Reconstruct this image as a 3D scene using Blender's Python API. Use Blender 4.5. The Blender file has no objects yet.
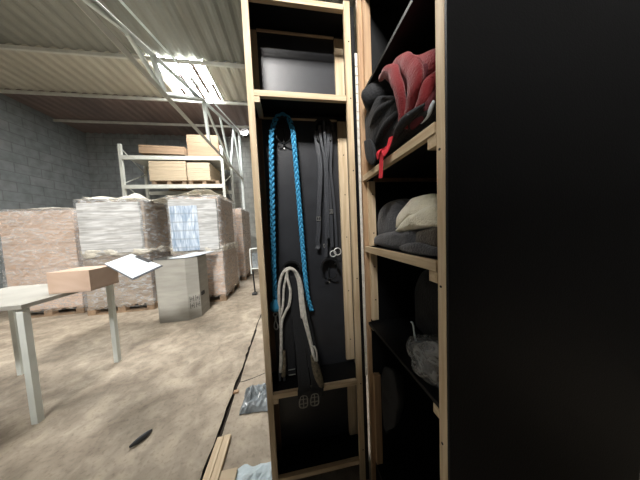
import bpy, bmesh, math, random
from mathutils import Vector, Matrix, noise
R = random.Random(7)
C = bpy.context.scene.collection
SC = bpy.context.scene
PI = math.pi

# ------------------------------------------------------------------ camera
FPX = 189.79
YAW, PIT, ROL = .153136563, .0571552728, .0459000357
CAM = Vector((-.34909, -.881784, 1.35))
_f = Vector((math.sin(YAW)*math.cos(PIT), math.cos(YAW)*math.cos(PIT), -math.sin(PIT)))
_r0 = Vector((math.cos(YAW), -math.sin(YAW), 0)); _d0 = _f.cross(_r0)
_a = _r0*math.cos(ROL) + _d0*math.sin(ROL); _b = _d0*math.cos(ROL) - _r0*math.sin(ROL)
cd = bpy.data.cameras.new('camera'); cam = bpy.data.objects.new('camera', cd); C.objects.link(cam)
cd.sensor_fit = 'HORIZONTAL'; cd.sensor_width = 36; cd.lens = FPX/640*36; cd.clip_start = .02
M = Matrix((_a, -_b, -_f)).transposed().to_4x4(); M.translation = CAM
cam.matrix_world = M; SC.camera = cam

def at(u, v, ax, val):
    d = _f + _a*((u-320)/FPX) + _b*((v-240)/FPX)
    t = (val - CAM[ax])/d[ax]
    return CAM + d*t

# ------------------------------------------------------------------ materials
def mat(name, col, rough=.6, metal=0, bump=0, bscale=40, var=0, vscale=6, spec=.5, col2=None, stretch=None, sheen=0):
    m = bpy.data.materials.new(name); m.use_nodes = True
    N, L = m.node_tree.nodes, m.node_tree.links
    p = N['Principled BSDF']; p.inputs['Roughness'].default_value = rough; p.inputs['Metallic'].default_value = metal
    p.inputs['Specular IOR Level'].default_value = spec
    if sheen: p.inputs['Sheen Weight'].default_value = sheen
    p.inputs['Base Color'].default_value = (*col, 1)
    tc = N.new('ShaderNodeTexCoord'); mp = N.new('ShaderNodeMapping'); L.new(tc.outputs['Object'], mp.inputs[0])
    if stretch: mp.inputs['Scale'].default_value = stretch
    if var or col2:
        n = N.new('ShaderNodeTexNoise'); n.inputs['Scale'].default_value = vscale; n.inputs['Detail'].default_value = 6
        L.new(mp.outputs[0], n.inputs['Vector'])
        r = N.new('ShaderNodeValToRGB'); L.new(n.outputs[0], r.inputs[0])
        r.color_ramp.elements[0].position = .35; r.color_ramp.elements[1].position = .65
        c2 = col2 or tuple(c*(1-var) for c in col)
        r.color_ramp.elements[0].color = (*c2, 1); r.color_ramp.elements[1].color = (*col, 1)
        L.new(r.outputs[0], p.inputs['Base Color'])
    if bump:
        n = N.new('ShaderNodeTexNoise'); n.inputs['Scale'].default_value = bscale; n.inputs['Detail'].default_value = 5
        L.new(mp.outputs[0], n.inputs['Vector'])
        b = N.new('ShaderNodeBump'); b.inputs['Strength'].default_value = bump; b.inputs['Distance'].default_value = .01
        L.new(n.outputs[0], b.inputs['Height']); L.new(b.outputs[0], p.inputs['Normal'])
    return m

def wood(name, c1, c2, stretch):
    return mat(name, c1, .62, var=1, col2=c2, vscale=5, stretch=stretch, bump=.15, bscale=30)

MAT = {}
pine, pine_d = (.68, .55, .37), (.52, .385, .235)
MAT['pine_z'] = wood('pine_upright', pine, pine_d, (14, 14, .9))
MAT['pine_x'] = wood('pine_cross', pine, pine_d, (.9, 14, 14))
MAT['pine_y'] = wood('pine_deep', pine, pine_d, (14, .9, 14))
MAT['pine_red'] = wood('reddish_pine_upright', (.46, .31, .18), (.33, .2, .11), (14, 14, .9))
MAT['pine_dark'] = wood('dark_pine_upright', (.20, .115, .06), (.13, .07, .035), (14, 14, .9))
MAT['ply'] = mat('black_film_plywood', (.0045, .005, .0065), .33, bump=.08, bscale=220, var=.25, vscale=9, spec=.45)
MAT['ply_back_sheen'] = mat('black_plywood_sheen_in_colour', (.028, .030, .035), .36, bump=.06, bscale=220, var=.25, vscale=9, spec=.5)  # black film ply; its reflected grey sheen is put into the base colour
MAT['ply_in'] = mat('black_film_plywood_matt', (.0035, .0038, .0045), .55, bump=.08, bscale=220, var=.25, vscale=9, spec=.3)
MAT['steel'] = mat('bright_steel', (.75, .75, .73), .35, metal=.45)
MAT['dullsteel'] = mat('dull_steel', (.28, .28, .26), .4, metal=.4)
MAT['hinge'] = mat('hinge_steel', (.85, .83, .76), .42, metal=.1, var=.12, vscale=40)
MAT['blackmetal'] = mat('black_powder_metal', (.012, .013, .014), .35, bump=.1, bscale=200)
MAT['leather'] = mat('black_leather', (.042, .046, .054), .45, bump=.25, bscale=160)
MAT['leather_g'] = mat('black_girth', (.011, .012, .014), .7, bump=.3, bscale=120)
MAT['blue'] = mat('blue_cotton', (.05, .34, .60), .7, bump=.4, bscale=260, var=.1, vscale=60)
MAT['cream'] = mat('cream_cotton', (.80, .77, .69), .85, bump=.8, bscale=300, var=.25, vscale=60)
MAT['brownfr'] = mat('brown_fringe', (.24, .20, .13), .9, bump=.8, bscale=200, var=.6, vscale=80)
MAT['red'] = mat('red_fleece', (.25, .012, .017), .95, bump=.5, bscale=180, var=.3, vscale=14, sheen=.3)
MAT['redstrap'] = mat('red_webbing', (.75, .04, .06), .7, bump=.3, bscale=300)
MAT['darkred'] = mat('dark_red_trim', (.10, .012, .018), .9, bump=.4, bscale=180)
MAT['slate'] = mat('slate_cloth', (.030, .033, .044), .9, bump=.4, bscale=140, var=.3, vscale=20, sheen=.25)
MAT['dim'] = mat('charcoal_cloth', (.022, .023, .025), .9, bump=.4, bscale=140, var=.3, vscale=20)
MAT['navy'] = mat('black_quilt', (.010, .011, .014), .8, bump=.4, bscale=120, var=.3, vscale=20, sheen=.05)
MAT['greycloth'] = mat('grey_cloth', (.055, .058, .070), .9, bump=.5, bscale=160, var=.35, vscale=20, sheen=.3)
MAT['browncloth'] = mat('taupe_cloth', (.085, .07, .055), .9, bump=.5, bscale=160, var=.35, vscale=20, sheen=.3)
MAT['fleece'] = mat('sheepskin', (.90, .85, .68), .95, bump=.6, bscale=200, var=.1, vscale=40, sheen=.4)
MAT['whitesteel'] = mat('white_painted_steel', (.78, .83, .79), .45, var=.15, vscale=5)
MAT['creamsteel'] = mat('cream_painted_steel', (.62, .62, .55), .45, var=.15, vscale=5)
MAT['mdf'] = mat('raw_board', (.58, .46, .31), .75, var=.28, vscale=3, stretch=(.6, .6, 45))
MAT['mdf2'] = mat('raw_chipboard', (.36, .24, .145), .8, var=.3, vscale=3, stretch=(.6, .6, 45))
MAT['palletwood'] = mat('pallet_wood', (.36, .25, .16), .85, var=.45, vscale=8, bump=.3)
MAT['paper'] = mat('white_paper', (.60, .66, .72), .5)
MAT['film'] = None

def noise_mix_material(name, a, b, scale, rough, bump, detail=8, bscale=30, extra=None):
    m = mat(name, b, rough, bump=bump, bscale=bscale, col2=a, var=1, vscale=scale)
    return m

# floor: dusty worn concrete
def floor_material():
    m = bpy.data.materials.new('dusty_concrete'); m.use_nodes = True
    N, L = m.node_tree.nodes, m.node_tree.links; p = N['Principled BSDF']
    tc = N.new('ShaderNodeTexCoord')
    def nz(s, d=6, w=0):
        n = N.new('ShaderNodeTexNoise'); n.inputs['Scale'].default_value = s; n.inputs['Detail'].default_value = d
        n.inputs['Distortion'].default_value = w; L.new(tc.outputs['Object'], n.inputs['Vector']); return n
    def ramp(n, p0, c0, p1, c1):
        r = N.new('ShaderNodeValToRGB'); L.new(n.outputs[0], r.inputs[0])
        r.color_ramp.elements[0].position = p0; r.color_ramp.elements[1].position = p1
        r.color_ramp.elements[0].color = (*c0, 1); r.color_ramp.elements[1].color = (*c1, 1); return r
    a = ramp(nz(1.7, 8, 1.2), .36, (.30, .25, .19), .62, (.47, .40, .31))
    b = ramp(nz(9, 8, .6), .40, (.55, .55, .55), .60, (1, 1, 1))
    c = ramp(nz(46, 4), .33, (.62, .6, .58), .46, (1, 1, 1))
    def mul(x, y, f):
        k = N.new('ShaderNodeMix'); k.data_type = 'RGBA'; k.blend_type = 'MULTIPLY'; k.inputs[0].default_value = f
        L.new(x, k.inputs[6]); L.new(y, k.inputs[7]); return k.outputs[2]
    o = mul(mul(a.outputs[0], b.outputs[0], .55), c.outputs[0], .5)
    # hairline crack running across from the joint
    sx = N.new('ShaderNodeSeparateXYZ'); L.new(tc.outputs['Object'], sx.inputs[0])
    n2 = nz(7, 4)
    def mt(op, x, y=None, z=None):
        k = N.new('ShaderNodeMath'); k.operation = op
        for i, q in enumerate((x, y, z)):
            if q is None: continue
            if isinstance(q, (int, float)): k.inputs[i].default_value = q
            else: L.new(q, k.inputs[i])
        return k.outputs[0]
    w = mt('MULTIPLY_ADD', n2.outputs[0], .06, sx.outputs[1])
    w = mt('MULTIPLY_ADD', sx.outputs[0], -.3, w)
    d = mt('ABSOLUTE', mt('SUBTRACT', w, 1.155))
    k1 = mt('LESS_THAN', d, .006); k2 = mt('GREATER_THAN', sx.outputs[0], -.89); k3 = mt('LESS_THAN', sx.outputs[0], 0.2)
    kk = mt('MULTIPLY', mt('MULTIPLY', k1, k2), k3)
    mx = N.new('ShaderNodeMix'); mx.data_type = 'RGBA'; L.new(kk, mx.inputs[0]); L.new(o, mx.inputs[6]); mx.inputs[7].default_value = (.05, .04, .03, 1)
    L.new(mx.outputs[2], p.inputs['Base Color']); p.inputs['Roughness'].default_value = .85
    bp = N.new('ShaderNodeBump'); bp.inputs['Strength'].default_value = .5; bp.inputs['Distance'].default_value = .02
    L.new(nz(14, 9).outputs[0], bp.inputs['Height']); L.new(bp.outputs[0], p.inputs['Normal'])
    return m
MAT['floor'] = floor_material()
MAT['groove'] = mat('joint_dirt', (.035, .026, .018), .95, var=.4, vscale=20)

def brick_mat(name, c1, c2, mortar, bw, bh, ms=.01, rough=.8, hor=True, film=0):
    m = bpy.data.materials.new(name); m.use_nodes = True
    N, L = m.node_tree.nodes, m.node_tree.links; p = N['Principled BSDF']
    tc = N.new('ShaderNodeTexCoord'); s = N.new('ShaderNodeSeparateXYZ'); L.new(tc.outputs['Object'], s.inputs[0])
    a = N.new('ShaderNodeMath'); L.new(s.outputs[0], a.inputs[0]); L.new(s.outputs[1], a.inputs[1])
    c = N.new('ShaderNodeCombineXYZ'); L.new(a.outputs[0], c.inputs[0]); L.new(s.outputs[2], c.inputs[1])
    b = N.new('ShaderNodeTexBrick'); L.new(c.outputs[0], b.inputs['Vector'])
    b.inputs['Scale'].default_value = 1; b.inputs['Brick Width'].default_value = bw; b.inputs['Row Height'].default_value = bh
    b.inputs['Mortar Size'].default_value = ms; b.inputs['Color1'].default_value = (*c1, 1); b.inputs['Color2'].default_value = (*c2, 1)
    b.inputs['Mortar'].default_value = (*mortar, 1)
    n = N.new('ShaderNodeTexNoise'); n.inputs['Scale'].default_value = 5; n.inputs['Detail'].default_value = 7; L.new(tc.outputs['Object'], n.inputs['Vector'])
    r = N.new('ShaderNodeValToRGB'); L.new(n.outputs[0], r.inputs[0]); r.color_ramp.elements[0].color = (.6, .6, .6, 1); r.color_ramp.elements[0].position = .3; r.color_ramp.elements[1].position = .6
    k = N.new('ShaderNodeMix'); k.data_type = 'RGBA'; k.blend_type = 'MULTIPLY'; k.inputs[0].default_value = .7
    L.new(b.outputs[0], k.inputs[6]); L.new(r.outputs[0], k.inputs[7]); L.new(k.outputs[2], p.inputs['Base Color'])
    p.inputs['Roughness'].default_value = rough
    return m
MAT['block'] = brick_mat('painted_block_wall', (.25, .265, .265), (.215, .235, .235), (.17, .18, .18), .6, .28, .012)
MAT['block_pale'] = brick_mat('pale_block_wall', (.50, .50, .46), (.44, .45, .42), (.36, .36, .34), .45, .22, .012)
MAT['dark_wall'] = mat('dark_cladding', (.03, .03, .03), .8)
def load_mat(name, base, dark, streak, stretch, sc=2.5, line=.42, amt=.8, rough=.55):
    # layered goods: faint joints every `line` metres and a streaky wrap
    m = bpy.data.materials.new(name); m.use_nodes = True
    N, L = m.node_tree.nodes, m.node_tree.links; p = N['Principled BSDF']; p.inputs['Roughness'].default_value = rough
    tc = N.new('ShaderNodeTexCoord'); mp = N.new('ShaderNodeMapping'); mp.inputs['Scale'].default_value = stretch; L.new(tc.outputs['Object'], mp.inputs[0])
    n = N.new('ShaderNodeTexNoise'); n.inputs['Scale'].default_value = sc; n.inputs['Detail'].default_value = 9; n.inputs['Distortion'].default_value = .8; L.new(mp.outputs[0], n.inputs['Vector'])
    r = N.new('ShaderNodeValToRGB'); L.new(n.outputs[0], r.inputs[0]); e = r.color_ramp.elements
    e[0].position = .36; e[0].color = (*base, 1); e[1].position = .66; e[1].color = (*streak, 1)
    s_ = N.new('ShaderNodeSeparateXYZ'); L.new(tc.outputs['Object'], s_.inputs[0])
    k = N.new('ShaderNodeMath'); k.operation = 'PINGPONG'; k.inputs[1].default_value = line/2; L.new(s_.outputs[2], k.inputs[0])
    q = N.new('ShaderNodeMapRange'); q.inputs['From Min'].default_value = .004; q.inputs['From Max'].default_value = .02; q.inputs['To Min'].default_value = amt; q.inputs['To Max'].default_value = 0
    L.new(k.outputs[0], q.inputs[0])
    x = N.new('ShaderNodeMix'); x.data_type = 'RGBA'; L.new(q.outputs[0], x.inputs[0]); L.new(r.outputs[0], x.inputs[6]); x.inputs[7].default_value = (*dark, 1)
    L.new(x.outputs[2], p.inputs['Base Color']); return m
MAT['carton'] = load_mat('brown_cartons', (.50, .36, .27), (.32, .22, .16), (.60, .46, .37), (1, 1, 2), line=.44, amt=.5)
MAT['carton_pale'] = load_mat('pale_sacks', (.40, .40, .39), (.3, .31, .32), (.72, .73, .73), (1, 1, 9), sc=3, line=.13, amt=.45)
MAT['carton_blue'] = load_mat('blue_sacks', (.26, .36, .50), (.25, .3, .36), (.74, .82, .9), (9, 9, 1.2), sc=3, line=.16, amt=.5)
MAT['carton_dark'] = load_mat('dull_brown_cartons', (.24, .18, .13), (.12, .09, .07), (.34, .27, .2), (1, 1, 2), line=.5, amt=.6)
MAT['bin'] = mat('grey_board', (.40, .39, .35), .8, var=.2, vscale=3, stretch=(1, 1, 5))
MAT['ink'] = mat('black_ink', (.02, .02, .02), .7)
MAT['plastic_w'] = mat('pale_blue_plastic', (.56, .66, .70), .3, bump=.6, bscale=25, var=.3, vscale=12)
MAT['plastic_g'] = mat('grey_plastic', (.34, .38, .40), .2, bump=.9, bscale=18, var=.6, vscale=10)

def film_mat(name, lo, hi, col=(.86, .9, .92), stretch=(3, 3, 9)):
    m = bpy.data.materials.new(name); m.use_nodes = True
    N, L = m.node_tree.nodes, m.node_tree.links; p = N['Principled BSDF']
    p.inputs['Base Color'].default_value = (*col, 1); p.inputs['Roughness'].default_value = .22
    tc = N.new('ShaderNodeTexCoord'); mp = N.new('ShaderNodeMapping'); mp.inputs['Scale'].default_value = stretch; L.new(tc.outputs['Object'], mp.inputs[0])
    n = N.new('ShaderNodeTexNoise'); n.inputs['Scale'].default_value = 2.2; n.inputs['Detail'].default_value = 9; n.inputs['Distortion'].default_value = 1.5; L.new(mp.outputs[0], n.inputs['Vector'])
    r = N.new('ShaderNodeMapRange'); r.inputs['From Min'].default_value = .36; r.inputs['From Max'].default_value = .66
    r.inputs['To Min'].default_value = lo; r.inputs['To Max'].default_value = hi; L.new(n.outputs[0], r.inputs[0]); L.new(r.outputs[0], p.inputs['Alpha'])
    b = N.new('ShaderNodeBump'); b.inputs['Strength'].default_value = .7; b.inputs['Distance'].default_value = .03; L.new(n.outputs[0], b.inputs['Height']); L.new(b.outputs[0], p.inputs['Normal'])
    return m
MAT['film'] = film_mat('stretch_film', .02, .42)
MAT['film_thick'] = film_mat('loose_film', .45, .95, (.80, .76, .66))
MAT['film_bag'] = film_mat('clear_bag_film', .12, .6, (.5, .52, .54), (9, 9, 9))

def roof_mat(name, c1, c2):
    return mat(name, c1, .7, var=1, col2=c2, vscale=1.2, stretch=(1, .5, 1))
MAT['roof_g'] = roof_mat('grey_green_roof_sheet', (.27, .265, .225), (.205, .205, .175))
MAT['roof_c'] = roof_mat('cream_roof_sheet', (.52, .49, .40), (.44, .41, .33))
MAT['roof_b'] = roof_mat('brown_roof_sheet', (.22, .165, .145), (.15, .115, .105))
def emit(name, col, s):
    m = bpy.data.materials.new(name); m.use_nodes = True; N, L = m.node_tree.nodes, m.node_tree.links
    p = N['Principled BSDF']; p.inputs['Emission Color'].default_value = (*col, 1); p.inputs['Emission Strength'].default_value = s
    p.inputs['Base Color'].default_value = (.8, .8, .8, 1); return m
MAT['skylight'] = emit('daylight_sheet', (.93, .97, 1), 40)
MAT['added_light_front'] = emit('added_front_light_sheet', (1, .97, .93), 185)  # unseen bay behind the camera, added to light the locker front
MAT['added_light_pallets'] = emit('added_pallet_light_sheet', (1, .98, .94), 38)  # unseen overhead bay, added to brighten the floor and pallets
MAT['lamp'] = emit('lamp_lens', (.95, .98, 1), 60)

# ------------------------------------------------------------------ mesh helpers
def obj(name, bm, m, parent=None, smooth=False, bevel=0, subs=0, solid=0):
    me = bpy.data.meshes.new(name); bmesh.ops.recalc_face_normals(bm, faces=bm.faces); bm.to_mesh(me); bm.free()
    for x in (m if isinstance(m, (list, tuple)) else [m]): me.materials.append(MAT[x])
    o = bpy.data.objects.new(name, me); C.objects.link(o)
    if smooth:
        for p in me.polygons: p.use_smooth = True
    if parent: o.parent = parent
    if solid: d = o.modifiers.new('s', 'SOLIDIFY'); d.thickness = solid; d.offset = 0
    if bevel: d = o.modifiers.new('b', 'BEVEL'); d.width = bevel; d.segments = 2; d.limit_method = 'ANGLE'
    if subs: d = o.modifiers.new('u', 'SUBSURF'); d.levels = subs; d.render_levels = subs
    return o
def tag(o, label=None, cat=None, group=None, kind=None):
    for k, v in (('label', label), ('category', cat), ('group', group), ('kind', kind)):
        if v: o[k] = v
    return o
def thing(name, label, cat, loc=(0, 0, 0), group=None):
    o = bpy.data.objects.new(name, None); o.empty_display_size = .1; C.objects.link(o)
    OFF[o.name] = Vector(loc); o.location = loc
    return tag(o, label, cat, group)
OFF = {}
def part(name, bm, m, parent, **k):          # geometry given in world coordinates; shifted to the parent's base
    root = parent
    off = Vector((0, 0, 0)); q = parent
    while q is not None:
        off += OFF.get(q.name, Vector((0, 0, 0))); q = q.parent
    bmesh.ops.translate(bm, verts=bm.verts, vec=-off)
    return obj(name, bm, m, parent, **k)
def loose(name, bm, m, label, cat, loc, group=None, **k):
    bmesh.ops.translate(bm, verts=bm.verts, vec=-Vector(loc))
    o = obj(name, bm, m, None, **k); o.location = loc
    return tag(o, label, cat, group)
def B(*boxes):
    bm = bmesh.new()
    for x0, x1, y0, y1, z0, z1 in boxes: bx(bm, x0, x1, y0, y1, z0, z1)
    return bm
def bx(bm, x0, x1, y0, y1, z0, z1, mi=0):
    v = [bm.verts.new((x, y, z)) for x in (x0, x1) for y in (y0, y1) for z in (z0, z1)]
    for f in ((0, 1, 3, 2), (4, 6, 7, 5), (0, 4, 5, 1), (2, 3, 7, 6), (0, 2, 6, 4), (1, 5, 7, 3)):
        g = bm.faces.new([v[i] for i in f]); g.material_index = mi
def cat_rom(P, n):
    P = [Vector(p) for p in P]; Q = [P[0]*2-P[1]] + P + [P[-1]*2-P[-2]]; out = []
    for i in range(1, len(Q)-2):
        a, b, c, d = Q[i-1:i+3]
        for k in range(n):
            t = k/n
            out.append(.5*((2*b) + (c-a)*t + (2*a-5*b+4*c-d)*t*t + (3*b-a-3*c+d)*t**3))
    return out + [P[-1]]
def tube(bm, P, r, n=8, n0=None, flat=1.0, close=False):
    P = [Vector(p) for p in P]; rings = []; up = Vector(n0) if n0 else Vector((0, 1, .01))
    for i, p in enumerate(P):
        if close: t = P[(i+1) % len(P)] - P[i-1]
        else: t = P[min(i+1, len(P)-1)] - P[max(i-1, 0)]
        t = t.normalized() if t.length else Vector((0, 0, 1)); s = t.cross(up)
        if s.length < 1e-4: s = t.cross(Vector((1, 0, 0)))
        s.normalize(); w = s.cross(t).normalized()
        if not n0: up = w
        rr = r(i/(len(P)-1)) if callable(r) else r
        rings.append([bm.verts.new(p + s*math.cos(a)*rr + w*math.sin(a)*rr*flat) for a in [2*PI*k/n for k in range(n)]])
    m = len(rings)
    for i in range(m if close else m-1):
        A, D = rings[i], rings[(i+1) % m]
        for k in range(n): bm.faces.new((A[k], A[(k+1) % n], D[(k+1) % n], D[k]))
    if not close:
        bm.faces.new(rings[0]); bm.faces.new(rings[-1][::-1])
    return bm
def ribbon(bm, P, w, th, wdir=(1, 0, 0), taper=None):
    P = [Vector(p) for p in P]; wd = Vector(wdir).normalized(); rings = []
    for i, p in enumerate(P):
        t = (P[min(i+1, len(P)-1)] - P[max(i-1, 0)]).normalized()
        n = t.cross(wd); n = n.normalized() if n.length > 1e-4 else Vector((0, 1, 0)); s = n.cross(t).normalized()
        ww = (w(i/(len(P)-1)) if callable(w) else w)/2
        rings.append([bm.verts.new(p + s*a*ww + n*b*th/2) for a, b in ((-1, -1), (1, -1), (1, 1), (-1, 1))])
    for A, D in zip(rings, rings[1:]):
        for k in range(4): bm.faces.new((A[k], A[(k+1) % 4], D[(k+1) % 4], D[k]))
    bm.faces.new(rings[0]); bm.faces.new(rings[-1][::-1]); return bm
def cyl(bm, p0, p1, r, n=12): return tube(bm, [p0, p1], r, n)
def arc(c, r, a0, a1, n, ax='xz', ry=None):
    c = Vector(c); out = []
    for i in range(n+1):
        a = math.radians(a0 + (a1-a0)*i/n); u, v = r*math.cos(a), (ry or r)*math.sin(a)
        out.append(c + (Vector((u, 0, v)) if ax == 'xz' else Vector((0, u, v)) if ax == 'yz' else Vector((u, v, 0))))
    return out
def jig(bm, amp, sc, seed=0):
    for v in bm.verts:
        q = v.co*sc + Vector((seed, seed*1.7, 0))
        v.co += Vector((noise.noise(q), noise.noise(q+Vector((31, 0, 0))), noise.noise(q+Vector((0, 57, 0)))))*amp
def puff(outline, nrm, tf, tb, rings=7, amp=0, sc=10, seed=0, dens=40, power=1.0):
    """closed cushion over a closed 3-D outline, bulging tf along nrm and tb against it"""
    P = cat_rom(outline + [outline[0]], max(2, dens//len(outline)))[:-1]
    c = sum(P, Vector())/len(P); nrm = Vector(nrm).normalized(); bm = bmesh.new(); R_ = []
    for k in range(-rings, rings+1):
        th = k/rings*PI/2; s = math.cos(th)**power; h = math.sin(th)*(tf if k > 0 else tb)
        if abs(k) == rings: R_.append([bm.verts.new(c + nrm*h)]); continue
        R_.append([bm.verts.new(c + (p-c)*s + nrm*h) for p in P])
    n = len(P)
    for A, D in zip(R_, R_[1:]):
        for i in range(n):
            j = (i+1) % n
            if len(A) == 1: bm.faces.new((A[0], D[j], D[i]))
            elif len(D) == 1: bm.faces.new((A[i], A[j], D[0]))
            else: bm.faces.new((A[i], A[j], D[j], D[i]))
    if amp: jig(bm, amp, sc, seed)
    return bm
def sheet(fn, nu, nv):
    bm = bmesh.new(); V = [[bm.verts.new(fn(i/nu, j/nv)) for j in range(nv+1)] for i in range(nu+1)]
    for i in range(nu):
        for j in range(nv): bm.faces.new((V[i][j], V[i+1][j], V[i+1][j+1], V[i][j+1]))
    return bm
def struct(name, bm, m, **k):
    o = obj(name, bm, m, **k); o['kind'] = 'structure'; return o

# ------------------------------------------------------------------ warehouse shell
X0, X1, Y0, Y1, H = -8.0, 2.2, -6.0, 8.0, 5.5
def make_floor():
    bm = bmesh.new(); n = 220; ys = [Y0 + (Y1-Y0)*i/n for i in range(n+1)]
    L_, M_, N_ = [], [], []
    for y in ys:
        f = .5 + noise.noise(Vector((0, y*6, 0)))*.9
        w = max(.0035, (.017 if y < .9 else .012 if y < 1.8 else .006)*(.6+f*.8))
        xc = -.893 + noise.noise(Vector((3, y*2.3, 0)))*.012
        a = xc - w + noise.noise(Vector((9, y*17, 0)))*.010; b = xc + w + noise.noise(Vector((19, y*19, 0)))*.006
        b = max(b, a+.005)
        L_.append((bm.verts.new((X0, y, 0)), bm.verts.new((a, y, 0)))); N_.append((bm.verts.new((b, y, 0)), bm.verts.new((X1, y, 0))))
        M_.append((bm.verts.new((a+.001, y, -.03)), bm.verts.new((b-.001, y, -.03))))
    for i in range(n):
        bm.faces.new((L_[i][0], L_[i][1], L_[i+1][1], L_[i+1][0])); bm.faces.new((N_[i][0], N_[i][1], N_[i+1][1], N_[i+1][0]))
        for q in ((L_[i][1], M_[i][0], M_[i+1][0], L_[i+1][1]), (M_[i][0], M_[i][1], M_[i+1][1], M_[i+1][0]), (M_[i][1], N_[i][0], N_[i+1][0], M_[i+1][1])):
            bm.faces.new(q).material_index = 1
    return bm
struct('floor', make_floor(), ['floor', 'groove'])

def corr(x0, x1, y0, y1, z, pitch=.25, amp=.017):
    n = int((x1-x0)/pitch*4)
    bm = bmesh.new(); rows = []
    for y in (y0, y1):
        row = []
        for i in range(n+1):
            k = i % 4; row.append(bm.verts.new((x0 + (x1-x0)*i/n, y, z + (amp if k in (1, 2) else -amp))))
        rows.append(row)
    for i in range(n): bm.faces.new((rows[0][i], rows[0][i+1], rows[1][i+1], rows[1][i]))
    return bm
SY = (4.22, 5.66)                      # the band that holds the skylight
ceil = bmesh.new()
def add_corr(bm, *a, mi=0, **k):
    b2 = corr(*a, **k)
    vm = {v: bm.verts.new(v.co) for v in b2.verts}
    for f in b2.faces: bm.faces.new([vm[v] for v in f.verts]).material_index = mi
    b2.free()
SKX = (-3.33, -2.20)
# sky-light bays, first one seen, other two unseen and added for light: (y0, y1, x0, x1)
bays = [(SY[0], SY[1], *SKX), (-4.4, -3.1, -2.5, -1.1), (1.4, 2.8, -2.7, -1.5)]
bands = [(Y0, -4.4), (-4.4, -3.1), (-3.1, -1.7), (-1.7, -1.4), (-1.4, 0), (0, 1.4), (1.4, 2.8), (2.8, SY[0]), (SY[0], SY[1]), (SY[1], 7.05), (7.05, Y1)]
for (a, b) in bands:
    mi = 1 if a == SY[0] else 2 if a >= SY[1] else 0
    hole = [q for q in bays if q[0] <= a+1e-6 and q[1] >= b-1e-6]
    if hole:
        add_corr(ceil, X0, hole[0][2], a, b, H, mi=mi); add_corr(ceil, hole[0][3], X1, a, b, H, mi=mi)
    else: add_corr(ceil, X0, X1, a, b, H, mi=mi)
struct('ceiling', ceil, ['roof_g', 'roof_c', 'roof_b'], solid=.012)
for i, (a, b, c, d) in enumerate(bays):
    w = corr(c+.002, d-.002, a+.002, b-.002, H+.01)
    o = struct('seen_or_added_bay_%d' % (i+1), w, ('skylight', 'added_light_front', 'added_light_pallets', 'added_light_pallets')[i])
    n = 5
    for k in range(n):                 # the dark overlapping edges of the clear sheets
        x = c + (d-c)*(k+.8)/n
        ya, yb = ((b-.5, b-.03), (a+.45, b-.03), (a+.55, b-.03), (a+.1, b-.35), (a+.7, b-.1))[k]
        obj('sheet_rib', B((x-.045, x+.045, ya, yb, H-.055, H-.03)), 'roof_b', o)
def pur(i, y, z=H-.03, t=.05, m='creamsteel'):
    struct('trim_%d' % i, B((X0, X1, y-t/2, y+t/2, z-.1, z-.03)), m)
for i, (y, m) in enumerate(((4.20, 'creamsteel'), (5.62, 'creamsteel'), (7.0, 'creamsteel'), (2.75, 'roof_g'), (-.2, 'creamsteel'), (-1.7, 'creamsteel'))):
    if i != 3: pur(i+1, y, m=m, t=.05 if y < 7 else .04)
struct('wall_back', B((X0, X1, Y1, Y1+.2, 0, H+.1)), 'block')
struct('wall_pale_section', B((-2.75, X1, Y1-.06, Y1, 0, H-.05)), 'block_pale')  # section with paler blocks than the rest of the back wall
struct('wall_left', B((X0-.2, X0, Y0, Y1, 0, H+.1)), 'block')
struct('wall_right', B((X1, X1+.2, Y0, Y1, 0, H+.1)), 'dark_wall')
struct('wall_added_light_block', B((-3.3, 1.2, -2.0, -1.85, 0, 3.5)), 'dark_wall')  # unseen wall added behind the camera to shade the lower locker
struct('wall_front', B((X0, X1, Y0-.2, Y0, 0, H+.1)), 'dark_wall')

# ------------------------------------------------------------------ roof truss
XT = -2.1
tr = thing('roof_truss', 'white welded lattice roof truss running towards the far wall under the skylight', 'truss', (XT, 4, 3.5))
def T(y, z): return Vector((XT, y, z))
lo = lambda y: 3.47; hi = lambda y: 3.80 + (y-1.97)*(5.35-3.80)/(7.6-1.97)
part('top_chord', tube(bmesh.new(), [T(-3.5, hi(-3.5) if hi(-3.5) > 3.55 else 3.6), T(1.0, hi(1.0)), T(7.7, hi(7.7))], .045, 4, (1, 0, 0)), 'whitesteel', tr)
part('top_chord', tube(bmesh.new(), [T(1.4, 3.95), T(7.5, 5.42)], .02, 4, (1, 0, 0)), 'whitesteel', tr)
part('bottom_chord', tube(bmesh.new(), [T(-3.5, lo(0)), T(7.1, lo(0))], .04, 4, (1, 0, 0)), 'creamsteel', tr)
for k, (a, za, b, zb) in enumerate(((1.05, 0, 1.75, 1), (1.75, 1, 2.4, 0), (2.2, 1, 2.4, 0), (2.4, 0, 3.77, 1), (3.85, 1, 4.0, 0), (3.85, 1, 5.6, 0), (4.9, 1, 5.55, 0), (5.6, 0, 6.3, 1), (6.3, 1, 6.95, 0), (7.05, 0, 7.05, 1), (.2, 0, 1.05, 1))):
    P0 = T(a, hi(a) if za else lo(a)); P1 = T(b, hi(b) if zb else lo(b))
    part('diagonal_brace', tube(bmesh.new(), [P0, P1], .040 if k in (2, 3, 4) else .03, 8, (1, 0, 0)), 'whitesteel', tr)
part('post', B((XT-.04, XT+.04, 7.02, 7.10, 0, 5.2)), 'whitesteel', tr)

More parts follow.
